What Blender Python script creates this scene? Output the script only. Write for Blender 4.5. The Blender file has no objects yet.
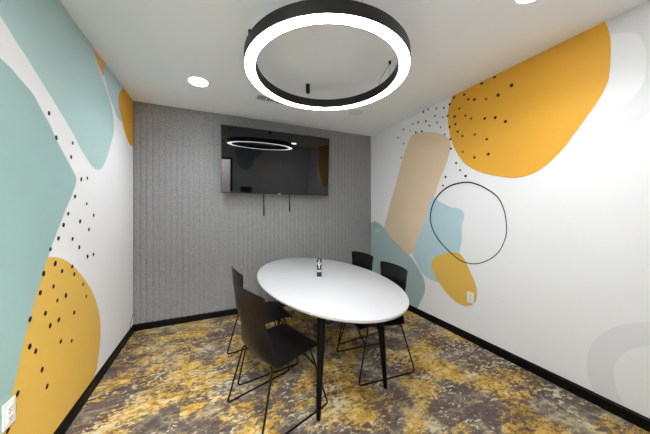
import bpy, bmesh, math, random
from mathutils import Vector, Matrix
from mathutils.geometry import tessellate_polygon
random.seed(7)
scene = bpy.context.scene
C = scene.collection
PI = math.pi

# ------------------------------------------------------------------ camera, world, exposure
HC = 2.70                      # ceiling height
XL, XR, YB = -0.876, 2.475, 3.519   # left wall, right wall, far wall
cam_data = bpy.data.cameras.new('camera')
cam_data.sensor_width = 36.0
cam_data.lens = 13.414
cam_data.shift_y = -0.0098
cam_data.clip_start = 0.02
cam = bpy.data.objects.new('camera', cam_data)
C.objects.link(cam)
fw = Vector((0.41325992, 0.91059533, 0.0056907))
rt = Vector((0.91061032, -0.4132351, -0.00506017))
up = Vector((0.00225617, -0.00727318, 0.999971))
rot = Matrix((rt, up, -fw)).transposed().to_4x4()
cam.matrix_world = Matrix.Translation((0, 0, 1.383)) @ rot
scene.camera = cam
world = bpy.data.worlds.new('world')
scene.world = world
world.use_nodes = True
world.node_tree.nodes['Background'].inputs[0].default_value = (0.9, 0.95, 1, 1)
world.node_tree.nodes['Background'].inputs[1].default_value = 0.3
scene.cycles.max_bounces = 20
scene.cycles.caustics_reflective = False
scene.cycles.diffuse_bounces = 14
vs = scene.view_settings
vs.view_transform = 'Standard'
vs.look = 'None'
vs.exposure = 1.78
vs.gamma = 1.0
vs.use_curve_mapping = False
RING_POWER = 7.6
DOWN_POWER = 24.0
SPOT_POWER = 15.0

# ------------------------------------------------------------------ helpers
def lin(r, g, b):
    f = lambda c: (c / 255 / 12.92) if c / 255 <= 0.04045 else ((c / 255 + 0.055) / 1.055) ** 2.4
    return (f(r), f(g), f(b), 1.0)

def mat(name, col, rough=0.5, metal=0.0, spec=0.5, emit=None, strength=0.0, noise=None, bump=None, coat=0.0):
    m = bpy.data.materials.new(name)
    m.use_nodes = True
    nt = m.node_tree
    b = nt.nodes['Principled BSDF']
    b.inputs['Base Color'].default_value = col
    b.inputs['Roughness'].default_value = rough
    b.inputs['Metallic'].default_value = metal
    b.inputs['Specular IOR Level'].default_value = spec
    b.inputs['Coat Weight'].default_value = coat
    if emit:
        b.inputs['Emission Color'].default_value = emit
        b.inputs['Emission Strength'].default_value = strength
    tc = nt.nodes.new('ShaderNodeTexCoord')
    if noise:                                   # (scale, amount): faint variation of the paint itself
        n = nt.nodes.new('ShaderNodeTexNoise')
        n.inputs['Scale'].default_value = noise[0]
        n.inputs['Detail'].default_value = 4
        nt.links.new(tc.outputs['Object'], n.inputs['Vector'])
        mx = nt.nodes.new('ShaderNodeMix'); mx.data_type = 'RGBA'; mx.blend_type = 'MULTIPLY'
        mx.inputs[0].default_value = 1.0
        mx.inputs[6].default_value = col
        rp = nt.nodes.new('ShaderNodeMapRange')
        rp.inputs[1].default_value = 0.3; rp.inputs[2].default_value = 0.7
        rp.inputs[3].default_value = 1 - noise[1]; rp.inputs[4].default_value = 1.0
        nt.links.new(n.outputs['Fac'], rp.inputs[0])
        nt.links.new(rp.outputs[0], mx.inputs[7])
        nt.links.new(mx.outputs[2], b.inputs['Base Color'])
    if bump:                                    # (scale vector, strength, distance)
        mp = nt.nodes.new('ShaderNodeMapping')
        mp.inputs['Scale'].default_value = bump[0]
        nt.links.new(tc.outputs['Object'], mp.inputs['Vector'])
        n = nt.nodes.new('ShaderNodeTexNoise')
        n.inputs['Scale'].default_value = 1.0
        n.inputs['Detail'].default_value = 2
        nt.links.new(mp.outputs[0], n.inputs['Vector'])
        bp = nt.nodes.new('ShaderNodeBump')
        bp.inputs['Strength'].default_value = bump[1]
        bp.inputs['Distance'].default_value = bump[2]
        nt.links.new(n.outputs['Fac'], bp.inputs['Height'])
        nt.links.new(bp.outputs[0], b.inputs['Normal'])
    return m

def thing(name, label, cat, loc=(0, 0, 0), rotz=0.0, group=None):
    o = bpy.data.objects.new(name, None)
    C.objects.link(o)
    o.empty_display_size = 0.1
    o.location = loc
    o.rotation_euler = (0, 0, rotz)
    o['label'] = label
    o['category'] = cat
    if group:
        o['group'] = group
    return o

def obj(name, bm, m, parent=None, smooth=False, loc=None, angle=40, normals=True):
    if normals:
        bmesh.ops.recalc_face_normals(bm, faces=bm.faces)
    me = bpy.data.meshes.new(name)
    bm.to_mesh(me)
    bm.free()
    for x in (m if isinstance(m, (list, tuple)) else [m]):
        me.materials.append(x)
    if smooth:
        for p in me.polygons:
            p.use_smooth = True
        try:
            me.set_sharp_from_angle(angle=math.radians(angle))
        except Exception:
            pass
    o = bpy.data.objects.new(name, me)
    C.objects.link(o)
    if parent:
        o.parent = parent
    if loc:
        o.location = loc
    return o

def struct(name, bm, m, smooth=False, **k):
    o = obj(name, bm, m, None, smooth, **k)
    o['kind'] = 'structure'
    return o

def add_box(bm, lo, hi, mi=0, bevel=0.0):
    r = bmesh.ops.create_cube(bm, size=1.0)
    vs_ = r['verts']
    for v in vs_:
        v.co = Vector([(lo[i] + hi[i]) / 2 + v.co[i] * (hi[i] - lo[i]) for i in range(3)])
    fs = list({f for v in vs_ for f in v.link_faces})
    for f in fs:
        f.material_index = mi
    if bevel > 0:
        es = list({e for f in fs for e in f.edges})
        bmesh.ops.bevel(bm, geom=es, offset=bevel, segments=2, profile=0.7, affect='EDGES')
    return bm

def box(lo, hi, bevel=0.0):
    return add_box(bmesh.new(), lo, hi, 0, bevel)

def add_poly(bm, pts, mi=0):
    vs_ = [bm.verts.new(p) for p in pts]
    P = [Vector(p) for p in pts]
    nrm = Vector((0, 0, 0))
    for a, b in zip(P, P[1:] + P[:1]):
        nrm += a.cross(b)
    tot = 0.0
    for t in tessellate_polygon([P]):
        ar = (P[t[1]] - P[t[0]]).cross(P[t[2]] - P[t[0]]).length / 2
        tot += ar
        if ar < 1e-9:
            continue
        bm.faces.new([vs_[i] for i in t]).material_index = mi
    if abs(tot - nrm.length / 2) > 1e-4:
        print('OUTLINE FOLDS', mi, tot, nrm.length / 2)

def add_lathe(bm, prof, n=32, center=(0, 0, 0), mi=0, close=False):
    rings = []
    for r, z in prof:
        if r < 1e-6:
            rings.append([bm.verts.new((center[0], center[1], center[2] + z))])
        else:
            rings.append([bm.verts.new((center[0] + r * math.cos(2 * PI * i / n), center[1] + r * math.sin(2 * PI * i / n), center[2] + z)) for i in range(n)])
    pairs = list(zip(rings[:-1], rings[1:]))
    if close:
        pairs.append((rings[-1], rings[0]))
    for a, b in pairs:
        for i in range(n):
            j = (i + 1) % n
            if len(a) == 1 and len(b) == 1:
                continue
            if len(a) == 1:
                f = bm.faces.new((a[0], b[i], b[j]))
            elif len(b) == 1:
                f = bm.faces.new((a[i], a[j], b[0]))
            else:
                f = bm.faces.new((a[i], a[j], b[j], b[i]))
            f.material_index = mi
    return bm

def add_tube(bm, pts, rad, n=10, closed=False, mi=0):
    """tube through pts; rad is a number or one radius per point"""
    pts = [Vector(p) for p in pts]
    N = len(pts)
    rr = rad if isinstance(rad, (list, tuple)) else [rad] * N
    rings = []
    prev = None
    for i, p in enumerate(pts):
        if closed:
            t = (pts[(i + 1) % N] - pts[i - 1]).normalized()
        elif i == 0:
            t = (pts[1] - p).normalized()
        elif i == N - 1:
            t = (p - pts[-2]).normalized()
        else:
            t = ((pts[i + 1] - p).normalized() + (p - pts[i - 1]).normalized()).normalized()
        if prev is None:
            a = Vector((0, 0, 1)) if abs(t.z) < 0.9 else Vector((1, 0, 0))
            u = t.cross(a).normalized()
        else:
            u = (prev - t * prev.dot(t)).normalized()
        prev = u
        w = t.cross(u)
        rings.append([bm.verts.new(p + (u * math.cos(2 * PI * k / n) + w * math.sin(2 * PI * k / n)) * rr[i]) for k in range(n)])
    last = N if closed else N - 1
    for i in range(last):
        a, b = rings[i], rings[(i + 1) % N]
        for k in range(n):
            f = bm.faces.new((a[k], a[(k + 1) % n], b[(k + 1) % n], b[k]))
            f.material_index = mi
    if not closed:
        bm.faces.new(rings[0]).material_index = mi
        bm.faces.new(list(reversed(rings[-1]))).material_index = mi
    return bm

def fillet(pts, r, n=5):
    """round the inner corners of a polyline"""
    pts = [Vector(p) for p in pts]
    out = [pts[0]]
    for a, b, c in zip(pts[:-2], pts[1:-1], pts[2:]):
        u, v = (a - b), (c - b)
        d = min(r, u.length * 0.45, v.length * 0.45)
        p, q = b + u.normalized() * d, b + v.normalized() * d
        for k in range(n + 1):
            t = k / n
            out.append(p * (1 - t) ** 2 + b * 2 * t * (1 - t) + q * t * t)
    out.append(pts[-1])
    return out

def clip_poly(P, axis, val, keep_greater):
    out = []
    ins = lambda p: (p[axis] >= val) if keep_greater else (p[axis] <= val)
    for i in range(len(P)):
        a, b = P[i - 1], P[i]
        if ins(a) != ins(b):
            t = (val - a[axis]) / (b[axis] - a[axis])
            out.append((a[0] + (b[0] - a[0]) * t, a[1] + (b[1] - a[1]) * t))
        if ins(b):
            out.append(b)
    res = []
    for p in out:
        if not res or abs(p[0] - res[-1][0]) + abs(p[1] - res[-1][1]) > 1e-5:
            res.append(p)
    if len(res) > 1 and abs(res[0][0] - res[-1][0]) + abs(res[0][1] - res[-1][1]) < 1e-5:
        res.pop()
    return res

# mural outlines: (distance along the wall y, height z) in metres
MURAL_LEFT = [
    ('teal_pale', [(1.0,2.62),(1.075,2.569),(1.151,2.517),(1.226,2.466),(1.3,2.42),(1.378,2.376),(1.458,2.335),(1.53,2.299),(1.585,2.271),(1.614,2.255),(1.626,2.249),(1.63,2.246),(1.638,2.241),(1.652,2.233),(1.667,2.225),(1.682,2.217),(1.697,2.209),(1.712,2.202),(1.727,2.195),(1.742,2.188),(1.761,2.178),(1.784,2.165),(1.809,2.15),(1.835,2.135),(1.86,2.121),(1.882,2.109),(1.902,2.099),(1.922,2.088),(1.945,2.075),(1.97,2.06),(1.998,2.044),(2.026,2.027),(2.056,2.009),(2.088,1.991),(2.121,1.972),(2.154,1.953),(2.185,1.933),(2.213,1.913),(2.239,1.892),(2.265,1.872),(2.292,1.853),(2.321,1.834),(2.35,1.816),(2.379,1.799),(2.405,1.785),(2.426,1.773),(2.445,1.763),(2.463,1.755),(2.482,1.749),(2.504,1.744),(2.527,1.739),(2.55,1.737),(2.573,1.738),(2.594,1.741),(2.615,1.746),(2.636,1.755),(2.657,1.767),(2.678,1.783),(2.699,1.803),(2.721,1.827),(2.744,1.856),(2.77,1.891),(2.798,1.932),(2.825,1.974),(2.85,2.016),(2.873,2.057),(2.895,2.099),(2.913,2.139),(2.925,2.174),(2.929,2.202),(2.928,2.224),(2.922,2.245),(2.913,2.269),(2.902,2.298),(2.887,2.33),(2.87,2.362),(2.85,2.391),(2.826,2.417),(2.799,2.44),(2.771,2.462),(2.744,2.481),(2.72,2.497),(2.696,2.51),(2.674,2.522),(2.651,2.537),(2.629,2.555),(2.606,2.574),(2.584,2.593),(2.563,2.612),(2.537,2.629),(2.509,2.646),(2.487,2.663),(2.481,2.68),(2.497,2.697),(2.528,2.715),(2.566,2.732),(2.6,2.75),(1.0,2.75)]),
    ('peach', [(2.459,2.684),(2.677,2.558),(2.788,2.705)]),
    ('sky', [(2.691,2.604),(2.699,2.592),(2.706,2.581),(2.715,2.568),(2.727,2.552),(2.743,2.531),(2.762,2.506),(2.783,2.481),(2.806,2.458),(2.832,2.438),(2.861,2.419),(2.891,2.401),(2.918,2.384),(2.943,2.368),(2.966,2.353),(2.988,2.34),(3.011,2.33),(3.034,2.323),(3.057,2.319),(3.081,2.318),(3.105,2.319),(3.13,2.323),(3.155,2.329),(3.181,2.338),(3.209,2.352),(3.24,2.371),(3.272,2.396),(3.306,2.422),(3.339,2.447),(3.5,2.75),(2.744,2.721)]),
    ('amber', [(3.241,2.745),(3.2,2.712),(3.158,2.678),(3.119,2.645),(3.088,2.616),(3.067,2.591),(3.053,2.57),(3.045,2.55),(3.04,2.529),(3.039,2.507),(3.043,2.486),(3.051,2.464),(3.062,2.442),(3.077,2.419),(3.097,2.396),(3.119,2.372),(3.14,2.348),(3.16,2.323),(3.179,2.298),(3.2,2.273),(3.224,2.25),(3.252,2.228),(3.284,2.207),(3.316,2.189),(3.345,2.174),(3.372,2.164),(3.397,2.158),(3.421,2.155),(3.443,2.154),(3.463,2.156),(3.482,2.162),(3.5,2.169),(3.518,2.175),(3.55,2.3),(3.55,2.75)]),
    ('mustard', [(1.932,1.132),(1.949,1.129),(1.966,1.127),(1.984,1.123),(2.005,1.118),(2.029,1.111),(2.056,1.102),(2.085,1.091),(2.114,1.077),(2.144,1.061),(2.174,1.042),(2.206,1.02),(2.239,0.996),(2.274,0.968),(2.311,0.938),(2.349,0.905),(2.384,0.872),(2.417,0.838),(2.45,0.804),(2.481,0.767),(2.509,0.729),(2.536,0.687),(2.561,0.641),(2.583,0.596),(2.601,0.554),(2.614,0.516),(2.622,0.481),(2.627,0.448),(2.63,0.416),(2.63,0.386),(2.628,0.359),(2.623,0.332),(2.617,0.303),(2.609,0.27),(2.598,0.236),(2.587,0.202),(2.574,0.172),(2.563,0.148),(2.553,0.129),(2.538,0.109),(2.516,0.085),(2.482,0.055),(2.44,0.021),(2.394,-0.015),(2.35,-0.05),(1.45,-0.05),(1.5,0.5),(1.7,0.9),(1.9,1.1)]),
    ('teal', [(1.2,2.11),(1.35,2.108),(1.47,2.098),(1.56,2.083),(1.6,2.077),(1.639,2.070),(1.652,2.068),(1.665,2.063),(1.679,2.057),(1.697,2.05),(1.72,2.043),(1.746,2.034),(1.773,2.025),(1.797,2.014),(1.817,2.001),(1.836,1.986),(1.853,1.97),(1.871,1.955),(1.89,1.941),(1.908,1.927),(1.927,1.913),(1.945,1.897),(1.962,1.879),(1.979,1.86),(1.997,1.84),(2.017,1.82),(2.041,1.798),(2.068,1.776),(2.095,1.753),(2.119,1.733),(2.141,1.715),(2.162,1.698),(2.18,1.683),(2.196,1.669),(2.209,1.658),(2.22,1.648),(2.228,1.64),(2.233,1.63),(2.236,1.62),(2.236,1.61),(2.234,1.598),(2.229,1.585),(2.222,1.57),(2.212,1.554),(2.2,1.535),(2.185,1.513),(2.167,1.487),(2.145,1.459),(2.122,1.427),(2.098,1.394),(2.072,1.356),(2.043,1.315),(2.015,1.274),(1.991,1.239),(1.974,1.212),(1.96,1.192),(1.948,1.17),(1.932,1.143),(1.912,1.107),(1.889,1.065),(1.866,1.021),(1.844,0.978),(1.823,0.936),(1.803,0.894),(1.784,0.853),(1.767,0.817),(1.753,0.786),(1.741,0.759),(1.731,0.735),(1.722,0.711),(1.714,0.688),(1.708,0.666),(1.702,0.645),(1.694,0.623),(1.685,0.6),(1.675,0.578),(1.664,0.553),(1.653,0.526),(1.641,0.496),(1.628,0.464),(1.614,0.429),(1.602,0.39),(1.591,0.348),(1.582,0.302),(1.572,0.253),(1.56,0.2),(1.546,0.142),(1.531,0.079),(1.515,0.014),(1.5,-0.05),(1.1,-0.05),(0.993,0.082),(0.881,0.209),(0.779,0.345),(0.7,0.5),(0.647,0.687),(0.612,0.897),(0.597,1.108),(0.6,1.3),(0.624,1.473),(0.669,1.638),(0.729,1.783),(0.8,1.9),(0.886,1.978),(0.988,2.025),(1.095,2.059),(1.2,2.1)]),
]
MURAL_RIGHT = [
    ('tan', [(3.16,1.121),(3.117,1.226),(3.074,1.332),(3.031,1.436),(2.99,1.533),(2.95,1.623),(2.911,1.707),(2.874,1.787),(2.84,1.861),(2.812,1.929),(2.788,1.991),(2.765,2.05),(2.74,2.107),(2.712,2.166),(2.682,2.223),(2.653,2.277),(2.627,2.321),(2.606,2.355),(2.589,2.381),(2.573,2.401),(2.555,2.417),(2.536,2.43),(2.517,2.438),(2.496,2.442),(2.47,2.443),(2.439,2.44),(2.403,2.433),(2.365,2.424),(2.328,2.414),(2.291,2.405),(2.253,2.394),(2.216,2.383),(2.182,2.371),(2.151,2.358),(2.122,2.345),(2.096,2.33),(2.07,2.315),(2.045,2.299),(2.021,2.283),(1.999,2.266),(1.981,2.247),(1.966,2.227),(1.954,2.206),(1.946,2.184),(1.941,2.16),(1.941,2.134),(1.944,2.107),(1.951,2.079),(1.959,2.049),(1.969,2.018),(1.981,1.986),(1.994,1.952),(2.01,1.918),(2.028,1.884),(2.048,1.849),(2.069,1.811),(2.09,1.769),(2.11,1.723),(2.13,1.673),(2.151,1.618),(2.176,1.556),(2.206,1.483),(2.24,1.402),(2.275,1.319),(2.309,1.242),(2.341,1.171),(2.373,1.102),(2.404,1.037),(2.435,0.978),(2.465,0.927),(2.495,0.882),(2.524,0.84),(2.554,0.797),(2.69,0.761)]),
    ('sage', [(3.516,1.187),(3.493,1.197),(3.47,1.208),(3.446,1.217),(3.422,1.222),(3.398,1.221),(3.375,1.217),(3.349,1.209),(3.319,1.198),(3.284,1.186),(3.245,1.171),(3.204,1.152),(3.159,1.127),(3.111,1.092),(3.059,1.05),(3.006,1.006),(2.954,0.967),(2.903,0.933),(2.851,0.902),(2.801,0.873),(2.752,0.845),(2.704,0.82),(2.657,0.797),(2.613,0.774),(2.573,0.75),(2.539,0.723),(2.509,0.696),(2.482,0.667),(2.456,0.639),(2.429,0.611),(2.404,0.582),(2.381,0.553),(2.362,0.526),(2.349,0.501),(2.339,0.476),(2.334,0.452),(2.33,0.427),(2.328,0.401),(2.329,0.374),(2.333,0.346),(2.341,0.316),(2.355,0.281),(2.374,0.243),(2.394,0.206),(2.411,0.173),(2.425,0.146),(2.437,0.123),(2.449,0.101),(2.461,0.079),(2.5,-0.05),(3.5,-0.05)]),
    ('sky', [(2.208,1.577),(2.2,1.57),(2.192,1.563),(2.183,1.555),(2.169,1.546),(2.149,1.534),(2.124,1.521),(2.097,1.506),(2.069,1.492),(2.039,1.477),(2.007,1.46),(1.975,1.445),(1.945,1.433),(1.917,1.426),(1.89,1.423),(1.865,1.42),(1.843,1.415),(1.825,1.406),(1.809,1.396),(1.797,1.384),(1.788,1.371),(1.783,1.357),(1.78,1.341),(1.781,1.324),(1.783,1.305),(1.788,1.286),(1.796,1.265),(1.804,1.242),(1.809,1.216),(1.81,1.185),(1.809,1.149),(1.808,1.112),(1.809,1.077),(1.813,1.044),(1.819,1.011),(1.826,0.979),(1.833,0.947),(1.837,0.915),(1.841,0.885),(1.846,0.852),(1.858,0.816),(1.877,0.773),(1.902,0.724),(1.931,0.676),(1.961,0.635),(1.996,0.6),(2.036,0.57),(2.074,0.545),(2.103,0.526),(2.118,0.516),(2.124,0.513),(2.13,0.513),(2.144,0.515),(2.17,0.516),(2.202,0.519),(2.238,0.524),(2.271,0.532),(2.302,0.542),(2.333,0.555),(2.364,0.571),(2.392,0.591),(2.419,0.617),(2.444,0.648),(2.467,0.68),(2.487,0.708),(2.504,0.729),(2.519,0.746),(2.529,0.764),(2.532,0.789),(2.528,0.819),(2.517,0.853),(2.501,0.893),(2.479,0.944),(2.45,1.009),(2.414,1.086),(2.376,1.167),(2.339,1.246)]),
    ('mustard', [(2.215,0.769),(2.203,0.783),(2.192,0.797),(2.179,0.811),(2.159,0.825),(2.129,0.841),(2.092,0.858),(2.052,0.874),(2.015,0.888),(1.98,0.899),(1.944,0.908),(1.911,0.915),(1.883,0.918),(1.861,0.918),(1.844,0.914),(1.829,0.908),(1.815,0.898),(1.801,0.885),(1.787,0.868),(1.775,0.849),(1.763,0.83),(1.752,0.812),(1.742,0.793),(1.732,0.773),(1.721,0.75),(1.707,0.722),(1.69,0.69),(1.674,0.658),(1.662,0.628),(1.653,0.601),(1.647,0.576),(1.643,0.552),(1.641,0.529),(1.642,0.507),(1.645,0.486),(1.65,0.466),(1.657,0.447),(1.666,0.43),(1.676,0.414),(1.689,0.4),(1.704,0.387),(1.722,0.375),(1.742,0.364),(1.764,0.355),(1.788,0.35),(1.814,0.349),(1.841,0.351),(1.87,0.357),(1.899,0.366),(1.928,0.379),(1.959,0.394),(1.989,0.413),(2.019,0.435),(2.049,0.46),(2.079,0.487),(2.109,0.517),(2.135,0.547),(2.159,0.58),(2.182,0.616),(2.202,0.65),(2.216,0.677),(2.224,0.696),(2.226,0.709),(2.226,0.719),(2.225,0.729),(2.224,0.74),(2.221,0.75),(2.218,0.759)]),
    ('pale_grey', [(0.95,2.8),(0.964,2.725),(0.978,2.65),(0.991,2.575),(1.0,2.5),(1.005,2.423),(1.006,2.344),(1.005,2.268),(1.0,2.2),(0.992,2.14),(0.981,2.085),(0.967,2.038),(0.95,2.0),(0.929,1.974),(0.904,1.959),(0.877,1.949),(0.848,1.939),(0.817,1.927),(0.784,1.917),(0.75,1.91),(0.718,1.907),(0.687,1.91),(0.657,1.919),(0.629,1.93),(0.604,1.942),(0.584,1.953),(0.569,1.966),(0.554,1.981),(0.534,2.0),(0.508,2.024),(0.478,2.052),(0.448,2.084),(0.42,2.12),(0.394,2.16),(0.37,2.205),(0.348,2.252),(0.33,2.3),(0.317,2.346),(0.308,2.392),(0.302,2.442),(0.3,2.5),(0.303,2.568),(0.311,2.644),(0.321,2.723),(0.33,2.8)]),
    ('white', [(0.75,2.62),(0.734,2.612),(0.718,2.605),(0.701,2.597),(0.684,2.588),(0.665,2.578),(0.645,2.567),(0.626,2.556),(0.61,2.545),(0.598,2.536),(0.589,2.527),(0.581,2.517),(0.573,2.5),(0.565,2.476),(0.556,2.446),(0.549,2.413),(0.545,2.38),(0.543,2.345),(0.544,2.308),(0.547,2.272),(0.55,2.24),(0.554,2.214),(0.558,2.192),(0.565,2.172),(0.576,2.151),(0.591,2.129),(0.61,2.106),(0.633,2.085),(0.658,2.069),(0.688,2.058),(0.722,2.052),(0.757,2.049),(0.789,2.051),(0.82,2.055),(0.85,2.062),(0.877,2.076),(0.9,2.1),(0.919,2.138),(0.935,2.187),(0.946,2.243),(0.95,2.3),(0.947,2.363),(0.938,2.433),(0.922,2.499),(0.9,2.55),(0.87,2.58),(0.831,2.596),(0.79,2.607)]),
    ('pale_grey', [(0.832,0.262),(0.828,0.321),(0.817,0.38),(0.798,0.436),(0.771,0.49),(0.739,0.539),(0.7,0.584),(0.655,0.623),(0.606,0.656),(0.553,0.682),(0.497,0.701),(0.439,0.713),(0.38,0.717),(0.321,0.713),(0.263,0.701),(0.207,0.682),(0.154,0.656),(0.105,0.623),(0.06,0.584),(0.021,0.539),(-0.011,0.49),(-0.038,0.436),(-0.057,0.38),(-0.068,0.321),(-0.072,0.262),(-0.068,0.203),(-0.057,0.144),(-0.038,0.088),(-0.011,0.035),(0.021,-0.015),(0.06,-0.06),(0.105,-0.099),(0.154,-0.132),(0.207,-0.158),(0.263,-0.177),(0.321,-0.189),(0.38,-0.193),(0.439,-0.189),(0.497,-0.177),(0.553,-0.158),(0.606,-0.132),(0.655,-0.099),(0.7,-0.06),(0.739,-0.015),(0.771,0.034),(0.798,0.088),(0.817,0.144),(0.828,0.203)]),
    ('white', [(0.7,0.265),(0.697,0.306),(0.689,0.347),(0.676,0.386),(0.658,0.424),(0.636,0.458),(0.609,0.489),(0.578,0.516),(0.544,0.54),(0.507,0.558),(0.469,0.571),(0.429,0.579),(0.388,0.582),(0.347,0.579),(0.307,0.571),(0.269,0.558),(0.232,0.54),(0.198,0.516),(0.167,0.489),(0.14,0.458),(0.118,0.424),(0.1,0.386),(0.087,0.347),(0.079,0.306),(0.076,0.265),(0.079,0.224),(0.087,0.183),(0.1,0.144),(0.118,0.107),(0.14,0.072),(0.167,0.041),(0.198,0.014),(0.232,-0.01),(0.269,-0.028),(0.307,-0.041),(0.347,-0.049),(0.388,-0.052),(0.429,-0.049),(0.469,-0.041),(0.507,-0.028),(0.544,-0.01),(0.578,0.014),(0.609,0.041),(0.636,0.072),(0.658,0.106),(0.676,0.144),(0.689,0.183),(0.697,0.224)]),
    ('amber', [(1.893,2.729),(1.909,2.698),(1.926,2.667),(1.942,2.636),(1.954,2.605),(1.961,2.573),(1.965,2.541),(1.968,2.51),(1.969,2.482),(1.97,2.461),(1.971,2.445),(1.97,2.427),(1.967,2.401),(1.962,2.363),(1.954,2.316),(1.945,2.268),(1.934,2.223),(1.922,2.183),(1.908,2.145),(1.892,2.108),(1.875,2.071),(1.855,2.034),(1.834,1.996),(1.811,1.96),(1.788,1.929),(1.766,1.903),(1.743,1.881),(1.719,1.861),(1.694,1.842),(1.667,1.823),(1.638,1.805),(1.608,1.788),(1.578,1.773),(1.547,1.759),(1.516,1.747),(1.484,1.735),(1.454,1.725),(1.424,1.715),(1.395,1.706),(1.368,1.698),(1.342,1.692),(1.32,1.688),(1.3,1.685),(1.281,1.683),(1.261,1.683),(1.24,1.683),(1.218,1.684),(1.195,1.688),(1.171,1.694),(1.146,1.703),(1.119,1.715),(1.092,1.731),(1.064,1.75),(1.036,1.775),(1.006,1.804),(0.977,1.835),(0.951,1.866),(0.928,1.896),(0.907,1.927),(0.887,1.959),(0.866,1.992),(0.842,2.027),(0.817,2.065),(0.792,2.102),(0.771,2.136),(0.754,2.167),(0.739,2.195),(0.727,2.222),(0.717,2.248),(0.71,2.271),(0.705,2.292),(0.703,2.314),(0.7,2.341),(0.697,2.376),(0.696,2.416),(0.694,2.456),(0.694,2.493),(0.694,2.525),(0.695,2.553),(0.697,2.581),(0.7,2.608),(0.705,2.635),(0.711,2.661),(0.718,2.687),(0.724,2.713)]),
]
LOOP = [(1.942,1.679),(1.981,1.665),(2.018,1.648),(2.051,1.628),(2.083,1.605),(2.113,1.579),(2.14,1.55),(2.165,1.518),(2.186,1.483),(2.204,1.443),(2.219,1.398),(2.229,1.353),(2.234,1.311),(2.232,1.273),(2.225,1.236),(2.214,1.201),(2.199,1.166),(2.181,1.132),(2.16,1.098),(2.135,1.065),(2.106,1.033),(2.071,1.0),(2.03,0.967),(1.988,0.935),(1.949,0.908),(1.915,0.885),(1.884,0.866),(1.853,0.85),(1.82,0.838),(1.785,0.83),(1.748,0.827),(1.711,0.827),(1.676,0.831),(1.642,0.839),(1.608,0.851),(1.576,0.866),(1.545,0.884),(1.515,0.904),(1.486,0.928),(1.459,0.954),(1.436,0.981),(1.416,1.011),(1.399,1.044),(1.385,1.078),(1.374,1.109),(1.366,1.137),(1.361,1.162),(1.358,1.188),(1.357,1.218),(1.357,1.253),(1.36,1.292),(1.364,1.332),(1.371,1.369),(1.38,1.404),(1.392,1.439),(1.405,1.472),(1.421,1.501),(1.439,1.526),(1.459,1.546),(1.481,1.566),(1.506,1.585),(1.535,1.606),(1.566,1.626),(1.599,1.646),(1.632,1.662),(1.662,1.675),(1.692,1.686),(1.723,1.694),(1.759,1.698),(1.802,1.698),(1.85,1.695),(1.898,1.689)]
DOTS_LEFT = [(1.933,1.963),(2.004,1.841),(2.189,1.857),(2.169,1.759),(2.304,1.627),(2.395,1.647),(2.219,1.498),(2.386,1.454),(2.135,1.38),(2.501,1.366),(2.289,1.325),(2.083,1.309),(2.421,1.259),(2.189,1.211),(2.028,1.23),(1.948,1.174),(2.277,1.142),(2.4,1.058),(2.495,1.058),(1.995,1.082),(2.184,1.025),(2.066,1.021),(1.887,1.047),(2.213,0.968),(2.331,0.867),(1.978,0.95),(1.859,0.948),(2.109,0.855),(2.38,0.765),(2.016,0.854),(1.903,0.819),(2.21,0.707),(2.032,0.73),(1.778,0.835),(1.947,0.731),(2.053,0.588),(2.179,0.531),(1.777,0.695),(1.822,0.647),(1.875,0.518),(1.919,0.397),(1.693,0.509),(1.632,0.38)]
DOTS_RIGHT = [(2.257,2.683),(2.331,2.679),(2.13,2.648),(2.153,2.563),(2.424,2.575),(2.516,2.584),(2.293,2.545),(2.123,2.469),(2.232,2.468),(2.698,2.565),(2.464,2.452),(2.362,2.435),(2.815,2.481),(2.696,2.36),(2.747,2.171),(1.451,2.696),(1.576,2.686),(1.304,2.533),(1.766,2.652),(1.42,2.495),(1.889,2.675),(1.718,2.581),(1.652,2.551),(1.944,2.621),(2.023,2.61),(1.824,2.525),(1.972,2.497),(1.881,2.456),(1.753,2.42),(1.689,2.365),(1.547,2.315),(1.447,2.288),(1.358,2.22),(1.873,2.367),(1.948,2.358),(1.846,2.274),(1.789,2.208),(1.94,2.216),(1.657,1.946),(1.516,1.95),(1.934,2.104),(1.87,1.926),(1.821,1.839),(1.757,1.765),(2.008,1.789),(2.044,1.692),(1.529,2.102)]
DOTS_GREY = [(2.039,2.506),(2.071,2.395),(2.568,2.509),(2.013,2.292)]
DOTS_BROWN = [(1.533,2.504),(1.651,2.185),(1.789,2.034)]

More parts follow.
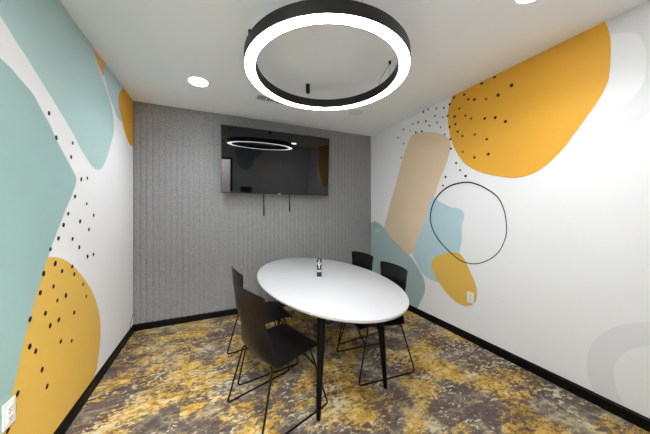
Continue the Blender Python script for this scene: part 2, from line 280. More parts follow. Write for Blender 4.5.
# ------------------------------------------------------------------ materials
WB = ((9, 60, 2.5), 0.12, 0.002)
PAINT = {
    'white': mat('mural_white', lin(236, 236, 237), 0.55, bump=WB, spec=0.3),
    'teal': mat('mural_teal', lin(158, 190, 187), 0.55, bump=WB, noise=(3, 0.05), spec=0.3),
    'teal_pale': mat('mural_pale_teal', lin(176, 205, 204), 0.55, bump=WB, noise=(3, 0.05), spec=0.3),
    'sage': mat('mural_sage', lin(168, 189, 188), 0.55, bump=WB, noise=(3, 0.06), spec=0.3),
    'sky': mat('mural_sky', lin(184, 211, 218), 0.55, bump=WB, noise=(3, 0.05), spec=0.3),
    'tan': mat('mural_tan', lin(223, 200, 168), 0.55, bump=WB, noise=(3, 0.05), spec=0.3),
    'peach': mat('mural_peach', lin(222, 172, 110), 0.55, bump=WB, spec=0.3),
    'amber': mat('mural_amber', lin(229, 170, 56), 0.55, bump=WB, noise=(2, 0.04), spec=0.3),
    'mustard': mat('mural_mustard', lin(228, 186, 88), 0.55, bump=WB, noise=(2, 0.05), spec=0.3),
    'pale_grey': mat('mural_pale_grey', lin(226, 226, 228), 0.55, bump=WB, spec=0.3),
    'black': mat('mural_black', lin(9, 8, 8), 0.5, spec=0.3),
    'dot_grey': mat('mural_dot_grey', lin(140, 140, 140), 0.5, spec=0.3),
    'dot_brown': mat('mural_dot_brown', lin(140, 88, 20), 0.5, spec=0.3),
}
PNAMES = list(PAINT)
PMATS = [PAINT[k] for k in PNAMES]
M_ceiling = mat('ceiling_paint', lin(238, 242, 247), 0.8, noise=(2.5, 0.015), spec=0.2)
M_black_trim = mat('black_trim', lin(6, 6, 6), 0.5, spec=0.18)
M_plastic = mat('black_shell_plastic', lin(8, 7, 7), 0.36, spec=0.22, bump=((260, 260, 260), 0.15, 0.0006))
M_metal = mat('black_powder_coat', lin(7, 7, 7), 0.4, spec=0.25)
M_leg = mat('black_leg_paint', lin(4, 4, 4), 0.55, spec=0.15)
M_table = mat('white_laminate', lin(176, 176, 177), 0.4, spec=0.3, noise=(4, 0.01))
M_edge = mat('grey_table_edge', lin(186, 188, 186), 0.5)
M_bezel = mat('tv_bezel', lin(16, 16, 17), 0.3)
M_logo = mat('tv_silver_mark', lin(225, 225, 225), 0.3, metal=0.4)
M_housing = mat('ring_black_housing', lin(26, 26, 27), 0.5, spec=0.35)
M_diff = mat('ring_diffuser', lin(255, 255, 255), 0.6, emit=(0.93, 0.975, 1.02, 1), strength=RING_POWER)
M_lens = mat('downlight_lens', lin(255, 255, 255), 0.6, emit=(0.95, 0.98, 1.02, 1), strength=DOWN_POWER)
M_off = mat('unlit_lens', lin(218, 220, 224), 0.5)
M_trimwhite = mat('white_fixture_trim', lin(228, 227, 224), 0.5)
M_plate = mat('white_outlet_plastic', lin(236, 234, 232), 0.35)
M_slot = mat('dark_slot', lin(40, 38, 38), 0.6)
M_vent = mat('vent_grey', lin(158, 160, 163), 0.6)
M_can = mat('canister_black', lin(22, 22, 22), 0.4)
M_mark = mat('canister_white_mark', lin(225, 225, 225), 0.5)
M_band = mat('canister_grey_band', lin(150, 150, 150), 0.5)
M_wire = mat('thin_grey_wire', lin(60, 58, 56), 0.5)
M_steel = mat('suspension_cable', lin(120, 120, 120), 0.35, metal=0.8)
M_screen = mat('tv_glass', lin(9, 9, 10), 0.03, spec=0.5)
M_screen.node_tree.nodes['Principled BSDF'].inputs['IOR'].default_value = 1.48
M_hall = mat('hall_paint', lin(205, 205, 203), 0.7)
M_hallfill = mat('hall_fill_panel', lin(255, 255, 255), 0.6, emit=(0.97, 0.98, 1.0, 1), strength=60.0)  # glow of the added fill panel in the hall

def carpet_material():
    m = bpy.data.materials.new('distressed_carpet')
    m.use_nodes = True
    nt = m.node_tree
    N, L = nt.nodes, nt.links
    b = N['Principled BSDF']
    b.inputs['Roughness'].default_value = 0.95
    b.inputs['Specular IOR Level'].default_value = 0.15
    tc = N.new('ShaderNodeTexCoord')
    # carpet tiles: each tile shifts the pattern a little, so hard seams show here and there
    mp = N.new('ShaderNodeVectorMath'); mp.operation = 'MULTIPLY'
    mp.inputs[1].default_value = (1 / 0.61, 1 / 0.61, 0)
    L.new(tc.outputs['Object'], mp.inputs[0])
    ad = N.new('ShaderNodeVectorMath'); ad.operation = 'ADD'; ad.inputs[1].default_value = (0.37, 0.22, 0)
    L.new(mp.outputs[0], ad.inputs[0])
    fl = N.new('ShaderNodeVectorMath'); fl.operation = 'FLOOR'
    L.new(ad.outputs[0], fl.inputs[0])
    wn = N.new('ShaderNodeTexWhiteNoise'); wn.noise_dimensions = '2D'
    L.new(fl.outputs[0], wn.inputs['Vector'])
    sc = N.new('ShaderNodeVectorMath'); sc.operation = 'MULTIPLY'; sc.inputs[1].default_value = (0.28, 0.28, 0)
    L.new(wn.outputs['Color'], sc.inputs[0])
    co = N.new('ShaderNodeVectorMath'); co.operation = 'ADD'
    L.new(tc.outputs['Object'], co.inputs[0]); L.new(sc.outputs[0], co.inputs[1])

    def noise(scale, detail, rough, dist=0.0, stretch=(1, 1, 1), off=(0, 0, 0), rz=0.0):
        mm = N.new('ShaderNodeMapping')
        mm.inputs['Scale'].default_value = stretch
        mm.inputs['Location'].default_value = off
        mm.inputs['Rotation'].default_value = (0, 0, rz)
        L.new(co.outputs[0], mm.inputs['Vector'])
        n = N.new('ShaderNodeTexNoise')
        n.inputs['Scale'].default_value = scale
        n.inputs['Detail'].default_value = detail
        n.inputs['Roughness'].default_value = rough
        n.inputs['Distortion'].default_value = dist
        L.new(mm.outputs[0], n.inputs['Vector'])
        return n.outputs['Fac']

    def ramp(src, stops, interp='LINEAR'):
        r = N.new('ShaderNodeValToRGB')
        r.color_ramp.interpolation = interp
        e = r.color_ramp.elements
        while len(e) > 1:
            e.remove(e[-1])
        e[0].position, e[0].color = stops[0]
        for p, c in stops[1:]:
            x = e.new(p); x.color = c
        L.new(src, r.inputs[0])
        return r.outputs[0]

    def mix(f, a, c, mode='MIX'):
        x = N.new('ShaderNodeMix'); x.data_type = 'RGBA'; x.blend_type = mode
        if isinstance(f, float):
            x.inputs[0].default_value = f
        else:
            L.new(f, x.inputs[0])
        for k, s in ((6, a), (7, c)):
            if isinstance(s, tuple):
                x.inputs[k].default_value = s
            else:
                L.new(s, x.inputs[k])
        return x.outputs[2]
    g = lambda v: (v, v, v, 1)
    # taupe / warm grey / beige ground
    def blend(a_, b_, k):
        x = N.new('ShaderNodeMath'); x.operation = 'MULTIPLY'; x.inputs[1].default_value = 1 - k
        y = N.new('ShaderNodeMath'); y.operation = 'MULTIPLY_ADD'; y.inputs[1].default_value = k
        L.new(a_, x.inputs[0]); L.new(b_, y.inputs[0]); L.new(x.outputs[0], y.inputs[2])
        return y.outputs[0]
    fine = noise(19, 8, 0.68, 0.2, (1, 1.5, 1), (2, 8, 0), 0.1)
    mid = noise(7, 5, 0.65, 0.4, (1, 1.4, 1), (4, 4, 0), 0.2)
    fine2 = noise(23, 8, 0.68, 0.2, (1, 1.6, 1), (9, 1, 0), 0.1)
    ground = ramp(blend(noise(2.4, 4, 0.6, 0.4, (1, 1.3, 1), (3, 1, 0), 0.3), blend(mid, fine, 0.5), 0.55),
                  [(0.40, lin(86, 74, 72)), (0.48, lin(106, 93, 88)), (0.515, lin(132, 120, 104)), (0.55, lin(170, 156, 128)), (0.62, lin(206, 195, 168))])
    # mustard patches with ragged edges
    patch = ramp(blend(noise(2.0, 5, 0.6, 0.3, (1.0, 1.25, 1), (7.3, 2.1, 0), -0.2), fine2, 0.42), [(0.494, g(0)), (0.510, g(1))])
    gold = ramp(blend(mid, fine, 0.6),
                [(0.40, lin(116, 88, 46)), (0.46, lin(176, 138, 62)), (0.53, lin(212, 174, 86)), (0.59, lin(228, 208, 156))])
    c = mix(patch, ground, gold)
    # worn dark and pale flecks, streaked
    dark = ramp(blend(noise(3.1, 4, 0.6, 0.3, (1, 1.2, 1), (5, 5, 0), 0.15), fine, 0.6), [(0.535, g(0)), (0.56, g(0.85))])
    c = mix(dark, c, lin(80, 70, 67))
    pale = ramp(blend(noise(3.4, 4, 0.6, 0.3, (1, 1.2, 1), (11, 3, 0), 0.3), fine2, 0.6), [(0.555, g(0)), (0.575, g(0.85))])
    c = mix(pale, c, lin(212, 202, 172))
    yarn = ramp(noise(150, 2, 0.6, 0), [(0.3, g(0.62)), (0.7, g(0.95))])
    c = mix(1.0, c, yarn, 'MULTIPLY')
    L.new(c, b.inputs['Base Color'])
    bp = N.new('ShaderNodeBump'); bp.inputs['Strength'].default_value = 0.4; bp.inputs['Distance'].default_value = 0.004
    L.new(noise(220, 2, 0.6), bp.inputs['Height'])
    L.new(bp.outputs[0], b.inputs['Normal'])
    return m

def felt_material():
    m = bpy.data.materials.new('grey_ribbed_felt')
    m.use_nodes = True
    nt = m.node_tree
    N, L = nt.nodes, nt.links
    b = N['Principled BSDF']
    b.inputs['Roughness'].default_value = 0.9
    b.inputs['Specular IOR Level'].default_value = 0.15
    tc = N.new('ShaderNodeTexCoord')
    mp = N.new('ShaderNodeMapping'); mp.inputs['Scale'].default_value = (125, 125, 75)
    L.new(tc.outputs['Object'], mp.inputs[0])
    n = N.new('ShaderNodeTexNoise'); n.inputs['Scale'].default_value = 1; n.inputs['Detail'].default_value = 3
    n.inputs['Roughness'].default_value = 0.7
    L.new(mp.outputs[0], n.inputs['Vector'])
    r = N.new('ShaderNodeValToRGB')
    r.color_ramp.elements[0].position = 0.3; r.color_ramp.elements[0].color = lin(104, 104, 105)
    r.color_ramp.elements[1].position = 0.7; r.color_ramp.elements[1].color = lin(160, 160, 161)
    L.new(n.outputs['Fac'], r.inputs[0])
    L.new(r.outputs[0], b.inputs['Base Color'])
    bp = N.new('ShaderNodeBump'); bp.inputs['Strength'].default_value = 0.35; bp.inputs['Distance'].default_value = 0.004
    L.new(n.outputs['Fac'], bp.inputs['Height'])
    L.new(bp.outputs[0], b.inputs['Normal'])
    return m
M_carpet = carpet_material()
M_felt = felt_material()

# ------------------------------------------------------------------ the room shell
HALL = -1.75
struct('floor', box((XL - 0.1, HALL - 0.1, -0.08), (XR + 0.1, YB + 0.1, 0.0)), M_carpet)
struct('ceiling', box((XL - 0.1, HALL - 0.1, HC), (XR + 0.1, YB + 0.1, HC + 0.08)), M_ceiling)

def mural_wall(name, x0, x1, xf, nrm, shapes, dots, loop=None):
    """a wall slab whose room face carries the printed mural, layer by layer (0.25 mm of print each)"""
    bm = bmesh.new()
    add_box(bm, (x0, 0.0, 0.0), (x1, YB + 0.1, HC))
    lay = 1
    for colour, P in shapes:
        P = [(min(max(p[0], -5), 9), p[1]) for p in P]
        for ax, val, g in ((0, 0.0, True), (0, YB, False), (1, 0.0, True), (1, HC, False)):
            P = clip_poly(P, ax, val, g)
        x = xf + nrm * 0.0003 * lay
        add_poly(bm, [(x, p[0], p[1]) for p in P], PNAMES.index(colour))
        lay += 1
    x = xf + nrm * 0.0003 * lay
    rnd = random.Random(3)
    for colour, pts in dots:
        for (y, z) in pts:
            if z > HC - 0.016:
                z = HC - 0.016
            r = 0.0135 * rnd.uniform(0.85, 1.12)
            k = rnd.uniform(0.88, 1.05); ph = rnd.uniform(0, PI)
            add_poly(bm, [(x, y + r * math.cos(a), z + r * (1.12 if k > 0.96 else 1.0) * math.sin(a + 0.15 * math.sin(ph))) for a in [2 * PI * i / 14 for i in range(14)]], PNAMES.index(colour))
    if loop:
        x += nrm * 0.0003
        n = len(loop)
        w = 0.0076
        inn, out = [], []
        for i in range(n):
            a, b = loop[i - 1], loop[(i + 1) % n]
            d = Vector((b[0] - a[0], b[1] - a[1])).normalized()
            nn = Vector((-d.y, d.x))
            ww = w * (0.8 + 0.35 * math.sin(i * 2 * PI / n + 1.0))
            inn.append(bm.verts.new((x, loop[i][0] + nn.x * ww, loop[i][1] + nn.y * ww)))
            out.append(bm.verts.new((x, loop[i][0] - nn.x * ww, loop[i][1] - nn.y * ww)))
        for i in range(n):
            j = (i + 1) % n
            bm.faces.new((inn[i], inn[j], out[j], out[i])).material_index = PNAMES.index('black')
    return struct(name, bm, PMATS, normals=False)

mural_wall('wall_left', XL - 0.1, XL, XL, 1, MURAL_LEFT, [('black', DOTS_LEFT)])
mural_wall('wall_right', XR, XR + 0.1, XR, -1, MURAL_RIGHT,
           [('black', DOTS_RIGHT), ('dot_grey', DOTS_GREY), ('dot_brown', DOTS_BROWN)], LOOP)

# far wall: vertically ribbed felt, ribs of 62 mm
bm = bmesh.new()
nrib = int((XR - XL) / 0.062 * 8)
prev = None
for i in range(nrib + 1):
    x = XL + (XR - XL) * i / nrib
    ph = ((x - XL) / 0.062) % 1.0
    y = YB - 0.009 * math.sin(PI * ph) ** 0.45
    cur = (bm.verts.new((x, y, 0)), bm.verts.new((x, y, HC)), bm.verts.new((x, YB + 0.1, 0)), bm.verts.new((x, YB + 0.1, HC)))
    if prev:
        bm.faces.new((prev[0], cur[0], cur[1], prev[1]))
        bm.faces.new((prev[2], prev[3], cur[3], cur[2]))
        bm.faces.new((prev[1], cur[1], cur[3], prev[3]))
        bm.faces.new((prev[0], prev[2], cur[2], cur[0]))
    else:
        bm.faces.new((cur[0], cur[1], cur[3], cur[2]))
    prev = cur
bm.faces.new((prev[0], prev[2], prev[3], prev[1]))
struct('wall_back', bm, M_felt, smooth=True, angle=50)

# wall behind the camera, with the doorway the picture is taken from
DX0, DX1, DH = -0.82, 0.37, 2.28
bm = bmesh.new()
add_box(bm, (XL, -0.12, 0), (DX0, 0.0, HC))
add_box(bm, (DX1, -0.12, 0), (XR, 0.0, HC))
add_box(bm, (DX0, -0.12, DH), (DX1, 0.0, HC))
blob = [(0.45, 2.70), (0.45, 2.35), (0.50, 2.12), (0.60, 2.0), (0.74, 1.99), (0.86, 2.1), (0.93, 2.3), (1.04, 2.38), (1.12, 2.5), (1.2, 2.70)]
add_poly(bm, [(p[0], 0.0004, p[1]) for p in reversed(blob)], 1)
struct('wall_rear', bm, [PAINT['white'], PAINT['teal']], normals=False)
bm = bmesh.new()
add_box(bm, (DX0, -0.13, 0), (DX0 + 0.05, 0.012, DH), 0, 0.003)
add_box(bm, (DX1 - 0.05, -0.13, 0), (DX1, 0.012, DH), 0, 0.003)
add_box(bm, (DX0 + 0.05, -0.13, DH - 0.05), (DX1 - 0.05, 0.012, DH), 0, 0.003)
struct('door_1', bm, M_black_trim)
struct('wall_hall', box((XL - 0.1, HALL - 0.1, 0), (XR + 0.1, HALL, HC)), M_hall)
struct('wall_hall_left', box((XL - 0.1, HALL, 0), (XL, 0.0, HC)), M_hall)
struct('wall_hall_right', box((XR, HALL, 0), (XR + 0.1, 0.0, HC)), M_hall)

BH, BT = 0.081, 0.014
def baseboard(name, a, b, inward):
    """extruded skirting profile from a to b; inward = unit vector into the room"""
    bm = bmesh.new()
    prof = [(0, 0), (BT, 0), (BT, BH - 0.012), (BT - 0.004, BH - 0.008), (BT - 0.005, BH - 0.003), (0.004, BH), (0, BH)]
    ends = []
    for e in (a, b):
        ends.append([bm.verts.new((e[0] + inward[0] * d, e[1] + inward[1] * d, z)) for d, z in prof])
    n = len(prof)
    for i in range(n):
        j = (i + 1) % n
        bm.faces.new((ends[0][i], ends[0][j], ends[1][j], ends[1][i]))
    bm.faces.new(ends[0]); bm.faces.new(list(reversed(ends[1])))
    struct(name, bm, M_black_trim)
baseboard('baseboard_left', (XL, 0.0), (XL, YB), (1, 0))
baseboard('baseboard_right', (XR, 0.0), (XR, YB), (-1, 0))
baseboard('baseboard_back', (XL + BT, YB - 0.002), (XR - BT, YB - 0.002), (0, -1))
baseboard('baseboard_rear', (DX1, 0.0), (XR - BT, 0.0), (0, 1))

# ------------------------------------------------------------------ pendant ring
RX, RY, ZB, ZT = 0.812, 1.737, 2.45, 2.529
RO, RI = 0.627, 0.544
pend = thing('ring_pendant_light', 'large black ring pendant light with glowing white underside hung from the ceiling', 'pendant light', (RX, RY, ZB))
H = ZT - ZB
bm = bmesh.new()
add_lathe(bm, [(RO, 0), (RO, H), (RI, H), (RI, 0), (RI + 0.005, 0), (RI + 0.005, H - 0.006), (RO - 0.005, H - 0.006), (RO - 0.005, 0)], 128, close=True)
obj('housing', bm, M_housing, pend, smooth=True)
bm = bmesh.new()
add_lathe(bm, [(RO - 0.0052, 0.002), (RO - 0.0052, 0.008), (RI + 0.0052, 0.008), (RI + 0.0052, 0.002)], 128, close=True)
obj('diffuser', bm, M_diff, pend, smooth=True)
RM = (RO + RI) / 2
for k, a in enumerate((84, -5, 173, 265)):
    a = math.radians(a)
    rr = 0.607 if k == 0 else RM
    cx, cy = rr * math.cos(a), rr * math.sin(a)
    r_, l_ = (0.021, 0.088) if k == 0 else (0.011, 0.026)
    bm = bmesh.new()
    add_lathe(bm, [(0, HC - ZB), (r_, HC - ZB), (r_, HC - ZB - l_ + 0.004), (r_ - 0.003, HC - ZB - l_), (0, HC - ZB - l_)], 20, (cx, cy, 0))
    obj('ceiling_cup', bm, M_housing, pend, smooth=True)
    bm = bmesh.new()
    add_tube(bm, [(cx, cy, H - 0.002), (cx, cy, HC - ZB - l_ + 0.004)], 0.0014, 6)
    w = obj('suspension_cable', bm, M_steel, pend)
    bm = bmesh.new()
    add_lathe(bm, [(0, H + 0.018), (0.005, H + 0.018), (0.007, H), (0, H)], 12, (cx, cy, 0))
    obj('cable_grip', bm, M_steel, w)
a = math.radians(-5)
cx, cy = RM * math.cos(a), RM * math.sin(a)
bm = bmesh.new()
a2 = math.radians(6)
add_tube(bm, [(cx, cy, HC - ZB - 0.02), (cx - 0.012, cy + 0.03, HC - ZB - 0.055), (RM * math.cos(a2) - 0.02, RM * math.sin(a2) - 0.02, H + 0.07),
              (RM * math.cos(a2) - 0.03, RM * math.sin(a2) + 0.01, H + 0.02), (RM * math.cos(a2), RM * math.sin(a2) + 0.02, H)], 0.0022, 6)
obj('power_cord', bm, M_steel, pend, smooth=True)

# ------------------------------------------------------------------ recessed lights, vent
def downlight(x, y, label, lit=True):
    t = thing('recessed_downlight', label, 'ceiling light', (x, y, HC), 0, 'recessed ceiling lights')
    bm = bmesh.new()
    add_lathe(bm, [(0.098, 0.0), (0.098, -0.003), (0.092, -0.006), (0.084, -0.004), (0.084, 0.0)], 48, close=True)
    obj('trim_ring', bm, M_trimwhite, t, smooth=True)
    bm = bmesh.new()
    add_lathe(bm, [(0, -0.005), (0.06, -0.0045), (0.0835, -0.0035), (0.0835, -0.001), (0, -0.001)], 48)
    obj('lens', bm, M_lens if lit else M_off, t, smooth=True)
    if lit:                                    # the lamp behind the lens: a wide downward beam
        ld = bpy.data.lights.new('downlight_lamp', 'SPOT')
        ld.energy = SPOT_POWER; ld.spot_size = math.radians(140); ld.spot_blend = 1.0
        ld.shadow_soft_size = 0.07; ld.color = (0.95, 0.98, 1.0)
        lo = bpy.data.objects.new('downlight_lamp', ld)
        C.objects.link(lo); lo.parent = t; lo.location = (0, 0, -0.03)
downlight(-0.150, 2.735, 'lit round white ceiling downlight near the grey wall, above left of the television')
downlight(1.735, 0.790, 'lit round white ceiling downlight cut off by the top edge, right of the ring pendant')
downlight(1.700, 2.740, 'unlit round white ceiling fixture between the ring pendant and the far right corner', False)
downlight(-0.150, 0.790, 'lit round white ceiling downlight near the doorway on the left side')

t = thing('ceiling_vent', 'small white ceiling air vent with grey slots beside the ring pendant', 'vent', (0.600, 2.825, HC), math.radians(4))
bm = bmesh.new()
W, D = 0.17, 0.07
add_box(bm, (-W, -D, -0.006), (W, -D + 0.016, 0)); add_box(bm, (-W, D - 0.016, -0.006), (W, D, 0))
for x in (-W, -0.062, 0.050, W - 0.012):
    add_box(bm, (x, -D + 0.016, -0.006), (x + 0.012, D - 0.016, 0))
obj('frame', bm, M_trimwhite, t)
for x0, x1 in ((-W + 0.012, -0.062), (-0.050, 0.050), (0.062, W - 0.012)):
    bm = bmesh.new()
    add_box(bm, (x0, -D + 0.016, -0.0015), (x1, D - 0.016, 0))
    for k in range(4):
        yy = -D + 0.028 + k * 0.028
        add_box(bm, (x0 + 0.001, yy - 0.004, -0.005), (x1 - 0.001, yy + 0.004, -0.001))
    obj('louvre_panel', bm, M_vent, t)

# ------------------------------------------------------------------ television
TVX, TVW, TVH = 0.829, 1.521, 0.868
tilt = math.radians(4.45)
tv = thing('television', 'large flat black television mounted on the grey ribbed wall, tilted down', 'television', (TVX, 3.394, 1.637))
tv.rotation_euler = (tilt, 0, math.radians(-0.35))
T = 0.034
obj('casing', box((-TVW / 2, 0.0, 0), (TVW / 2, T, TVH), 0.003), M_bezel, tv)
bm = bmesh.new()
add_box(bm, (-TVW / 2, -0.003, 0), (TVW / 2, 0.0, 0.014)); add_box(bm, (-TVW / 2, -0.003, TVH - 0.007), (TVW / 2, 0.0, TVH))
add_box(bm, (-TVW / 2, -0.003, 0.014), (-TVW / 2 + 0.007, 0.0, TVH - 0.007)); add_box(bm, (TVW / 2 - 0.007, -0.003, 0.014), (TVW / 2, 0.0, TVH - 0.007))
obj('bezel', bm, M_bezel, tv)
obj('screen', box((-TVW / 2 + 0.007, -0.0015, 0.014), (TVW / 2 - 0.007, 0.0, TVH - 0.007)), M_screen, tv)
bm = bmesh.new()
add_box(bm, (-0.016, -0.006, 0.001), (0.016, -0.003, 0.013), 0, 0.001)
lg = obj('logo', bm, M_logo, tv)
lg['label'] = 'tiny silver maker mark on the lower bezel'
bm = bmesh.new()
for x in (-0.212, 0.165):
    pass
br = thing('wall_mount', 'black tilting wall mount with two hanging pull straps behind the television', 'wall mount', (0.845, 3.519, 1.95))
bm = bmesh.new()
add_box(bm, (-0.34, -0.012, 0.02), (0.34, -0.0066, 0.06)); add_box(bm, (-0.34, -0.012, 0.28), (0.34, -0.0066, 0.32))
add_box(bm, (-0.30, -0.012, 0.06), (-0.26, -0.0066, 0.28)); add_box(bm, (0.26, -0.012, 0.06), (0.30, -0.0066, 0.28))
obj('wall_plate', bm, M_metal, br)
for x in (-0.22, 0.22):
    bm = bmesh.new()
    add_box(bm, (x - 0.014, -0.088, 0.10), (x + 0.014, -0.012, 0.13), 0, 0.002)
    obj('tilt_arm', bm, M_metal, br)
for x, zl in ((-0.212, 1.332), (0.165, 1.386)):
    bm = bmesh.new()
    xx = x
    add_tube(bm, [(xx, -0.0155, 0.03), (xx - 0.001, -0.0155, -0.2), (xx - 0.002, -0.0155, -0.32), (xx - 0.001, -0.0155, zl - 1.95 + 0.07)], 0.006, 8)
    st = obj('pull_strap', bm, M_metal, br)
    bm = bmesh.new()
    z0 = zl - 1.95
    add_tube(bm, [(xx - 0.001, -0.0195, z0), (xx - 0.001, -0.0195, z0 + 0.012), (xx - 0.001, -0.0195, z0 + 0.06), (xx - 0.001, -0.0175, z0 + 0.13), (xx - 0.001, -0.0155, z0 + 0.16)], [0.007, 0.011, 0.011, 0.009, 0.006], 10)
    obj('pull_tab', bm, M_metal, st)

# ------------------------------------------------------------------ table
TX, TY, TA, TB = 0.957, 2.240, 1.058, 0.592
TZ = 0.74
table = thing('meeting_table', 'white oval meeting table on four tapered black legs in the middle of the room', 'table', (TX, TY, 0))
bm = bmesh.new()
prof = [(0.0, TZ), (0.996, TZ), (0.999, TZ - 0.0015), (1.0, TZ - 0.004), (1.0, TZ - 0.011), (0.99, TZ - 0.024), (0.985, TZ - 0.026), (0.0, TZ - 0.026)]
n = 128
rings = []
for s, z in prof:
    if s == 0:
        rings.append([bm.verts.new((0, 0, z))])
    else:
        # keep the lip an even width all round
        da = TA * s if s < 0.5 else TA - (1 - s) * 0.85
        db = TB * s if s < 0.5 else TB - (1 - s) * 0.85
        rings.append([bm.verts.new((db * math.cos(2 * PI * i / n), da * math.sin(2 * PI * i / n), z)) for i in range(n)])
for k, (a, b) in enumerate(zip(rings[:-1], rings[1:])):
    for i in range(n):
        j = (i + 1) % n
        if len(a) == 1:
            f = bm.faces.new((a[0], b[i], b[j]))
        elif len(b) == 1:
            f = bm.faces.new((a[i], a[j], b[0]))
        else:
            f = bm.faces.new((a[i], a[j], b[j], b[i]))
        f.material_index = 1 if k >= 4 else 0
obj('tabletop', bm, [M_table, M_edge], table, smooth=True)
feet = [((0.623, 1.495), (0.692, 1.585)), ((1.214, 1.544), (1.190, 1.590)),
        ((1.290, 2.985), (1.222, 2.895)), ((0.700, 2.940), (0.728, 2.835))]
for f_, t_ in feet:
    bm = bmesh.new()
    p0 = Vector((f_[0] - TX, f_[1] - TY, 0.0)); p1 = Vector((t_[0] - TX, t_[1] - TY, TZ - 0.034))
    add_tube(bm, [p0, p0 + (p1 - p0) * 0.02, p1], [0.014, 0.0155, 0.033], 20)
    lg = obj('leg', bm, M_leg, table, smooth=True)
    bm = bmesh.new()
    add_lathe(bm, [(0, TZ - 0.034), (0.05, TZ - 0.034), (0.052, TZ - 0.0262), (0, TZ - 0.0262)], 24, (t_[0] - TX, t_[1] - TY, 0))
    obj('mounting_plate', bm, M_leg, lg, smooth=True)
bm = bmesh.new()
add_box(bm, (-0.03, -0.62, TZ - 0.05), (0.03, 0.62, TZ - 0.0265), 0, 0.002)
obj('support_rail', bm, M_leg, table)

# ------------------------------------------------------------------ canister on the table
can = thing('desk_canister', 'slim black canister with white markings standing on the white table', 'canister', (0.948, 2.235, TZ + 0.0004), math.radians(-24))
bm = bmesh.new()
add_box(bm, (-0.024, -0.015, 0), (0.024, 0.015, 0.179), 0, 0.004)
obj('body', bm, M_can, can)
bm = bmesh.new()
zc = 0.128
add_poly(bm, [(0.0, -0.0153, zc + 0.030), (-0.019, -0.0153, zc), (0.0, -0.0153, zc - 0.026), (0.019, -0.0153, zc)], 0)
add_poly(bm, [(0.004, -0.0155, zc + 0.012), (-0.006, -0.0155, zc + 0.002), (0.004, -0.0155, zc - 0.008), (0.012, -0.0155, zc + 0.002)], 1)
add_poly(bm, [(-0.004, -0.0153, zc + 0.028), (-0.004, -0.0153, zc + 0.044), (0.004, -0.0153, zc + 0.044), (0.004, -0.0153, zc + 0.028)], 0)
add_poly(bm, [(-0.004, -0.0153, zc - 0.045), (-0.004, -0.0153, zc - 0.022), (0.004, -0.0153, zc - 0.022), (0.004, -0.0153, zc - 0.045)], 0)
e = obj('emblem', bm, [M_mark, M_can], can, normals=False)
e['label'] = 'white diamond emblem'
bm = bmesh.new()
add_box(bm, (-0.0236, -0.0156, 0.044), (0.0236, -0.0149, 0.068), 0)
for k in range(5):
    add_box(bm, (-0.018 + k * 0.008, -0.0160, 0.050), (-0.0135 + k * 0.008, -0.0155, 0.062), 1)
e = obj('label_band', bm, [M_band, M_mark], can)
e['label'] = 'pale grey printed band'

# ------------------------------------------------------------------ chairs
# profile of the moulded shell from the front lip to the top of the back: x, z, half width, edge lift (up), edge wrap (forward)
SHELL = [(0.222, 0.405, 0.195, 0.000, 0.0), (0.230, 0.424, 0.212, 0.000, 0.0), (0.212, 0.440, 0.224, 0.000, 0.0), (0.15, 0.446, 0.232, 0.000, 0.0),
         (0.05, 0.436, 0.238, 0.006, 0.0), (-0.05, 0.424, 0.245, 0.010, 0.0), (-0.12, 0.418, 0.250, 0.012, 0.0),
         (-0.172, 0.424, 0.253, 0.010, 0.010), (-0.202, 0.452, 0.250, 0.004, 0.034), (-0.216, 0.505, 0.238, 0.0, 0.054),
         (-0.224, 0.575, 0.224, 0.0, 0.055), (-0.232, 0.655, 0.209, 0.0, 0.032), (-0.239, 0.740, 0.204, 0.0, 0.018),
         (-0.245, 0.820, 0.218, -0.003, 0.028), (-0.248, 0.866, 0.224, -0.007, 0.026), (-0.249, 0.882, 0.222, -0.010, 0.025)]

def make_chair(label, loc, deg, low):
    t = thing('meeting_chair', label, 'chair', (loc[0], loc[1], 0), math.radians(deg), 'black shell chairs around the oval table')
    bm = bmesh.new()
    nu = 13
    grid = []
    for (x, z, w, lift, wrap) in SHELL:
        row = []
        for i in range(nu):
            s = -1 + 2 * i / (nu - 1)
            e_ = abs(s) ** 2.4
            row.append(bm.verts.new((x + wrap * e_, s * w, z + lift * e_)))
        grid.append(row)
    for a, b in zip(grid[:-1], grid[1:]):
        for i in range(nu - 1):
            bm.faces.new((a[i], a[i + 1], b[i + 1], b[i]))
    o = obj('seat_shell', bm, M_plastic, t, smooth=True, angle=180)
    so = o.modifiers.new('thickness', 'SOLIDIFY'); so.thickness = 0.007; so.offset = 0.0
    sb = o.modifiers.new('round', 'SUBSURF'); sb.levels = 1; sb.render_levels = 2
    R_ = 0.0066
    for s in (-1, 1):
        pts = fillet([(-0.12, s * 0.10, 0.402), (-0.165, s * 0.205, 0.404), (-0.272, s * 0.247, R_), (0.262, s * 0.247, R_), (0.145, s * 0.19, 0.420), (0.13, s * 0.10, 0.420)], 0.028)
        bm = bmesh.new()
        add_tube(bm, pts, R_, 10)
        fr = obj('sled_frame', bm, M_metal, t, smooth=True)
        for x in (-0.20, 0.20):
            bm = bmesh.new()
            add_box(bm, (x - 0.014, s * 0.247 - 0.0075, 0.0), (x + 0.014, s * 0.247 + 0.0075, 0.007), 0, 0.001)
            obj('glide', bm, M_plastic, fr)
    rod = lambda k, s: (0.262 + (0.145 - 0.262) * k, s * (0.247 + (0.19 - 0.247) * k), 0.42 * k)
    bm = bmesh.new()
    add_tube(bm, [rod(0.70, low), rod(0.985, -low)], 0.0068, 8)
    obj('front_brace', bm, M_metal, t, smooth=True)
    for x, z in ((-0.12, 0.402), (0.13, 0.420)):
        bm = bmesh.new()
        add_tube(bm, [(x, -0.11, z), (x, 0.11, z)], 0.0075, 10)
        obj('crossbar', bm, M_metal, t, smooth=True)
    return t
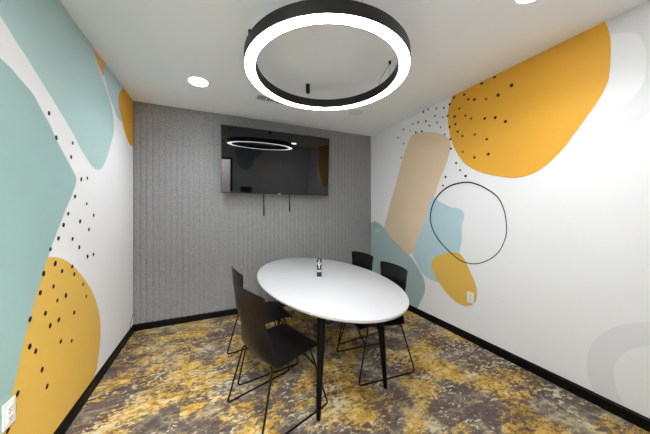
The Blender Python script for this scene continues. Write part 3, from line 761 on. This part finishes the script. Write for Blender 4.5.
make_chair("black shell chair with wire sled base nearest the camera, left of the oval table", (0.412, 1.745), 18, -1)
make_chair('black shell chair at the table\'s left side, behind the nearest chair, towards the grey wall', (0.400, 2.330), 7, -1)
make_chair('black shell chair right of the table, nearer of the two before the teal shape', (1.318, 1.862), 174, 1)
make_chair('black shell chair at the right side of the table, farther one against the grey wall', (1.412, 2.505), 183, 1)

# ------------------------------------------------------------------ outlets
def outlet(loc, nrm, label):
    t = thing('wall_outlet', label, 'outlet', loc, 0 if nrm > 0 else PI)
    obj('plate', box((0, -0.037, -0.058), (0.006, 0.037, 0.058), 0.002), M_plate, t)
    for z in (-0.0205, 0.0205):
        bm = bmesh.new()
        add_box(bm, (0.0055, -0.017, z - 0.0145), (0.0085, 0.017, z + 0.0145), 0, 0.001)
        r = obj('receptacle', bm, M_plate, t)
        bm = bmesh.new()
        add_box(bm, (0.0084, -0.008, z - 0.002), (0.0088, -0.0055, z + 0.008)); add_box(bm, (0.0084, 0.0055, z - 0.002), (0.0088, 0.008, z + 0.007))
        add_box(bm, (0.0084, -0.0025, z - 0.010), (0.0088, 0.0025, z - 0.006))
        obj('slots', bm, M_slot, r)
    bm = bmesh.new()
    add_box(bm, (0.0055, -0.0025, -0.0025), (0.0072, 0.0025, 0.0025), 0, 0.0005)
    obj('screw', bm, M_slot, t)
outlet((XL + 0.0035, 1.630, 0.459), 1, 'white wall outlet on the left wall where teal meets yellow, at the picture\'s lower left')
outlet((XR - 0.004, 1.711, 0.465), -1, 'white wall outlet on the small yellow shape of the right wall')

# loose wire in the far left corner
bm = bmesh.new()
add_tube(bm, [(XL + 0.004, 3.505, 0.205), (XL + 0.012, 3.50, 0.225), (XL + 0.010, 3.47, 0.215), (XL + 0.006, 3.41, 0.155), (XL + 0.012, 3.355, 0.083), (XL + 0.012, 3.34, 0.0825)], 0.0022, 6)
w = obj('loose_wire', bm, M_wire, None, smooth=True)
w['label'] = 'thin dark loose wire poking out above the baseboard in the far left corner'
w['category'] = 'wire'

# small dark panel by the doorway, seen mirrored in the television
t = thing('wall_panel', 'small dark square panel on the doorway wall, seen mirrored in the television', 'panel', (0.72, 0.0, 1.42))
obj('frame', box((-0.145, 0.0005, -0.13), (0.145, 0.02, 0.13), 0.003), M_bezel, t)
obj('screen', box((-0.13, 0.0195, -0.115), (0.13, 0.0212, 0.115)), M_can, t)

t = thing('hall_fill_light', 'unseen square fill light added on the hallway ceiling to brighten hall and room', 'ceiling light', (0.0, -0.95, HC))  # added out of view, sends fill light through the doorway into the room
obj('frame', box((-0.31, -0.31, -0.012), (0.31, 0.31, 0.0), 0.002), M_trimwhite, t)
obj('diffuser', box((-0.29, -0.29, -0.014), (0.29, 0.29, -0.0121)), M_hallfill, t)
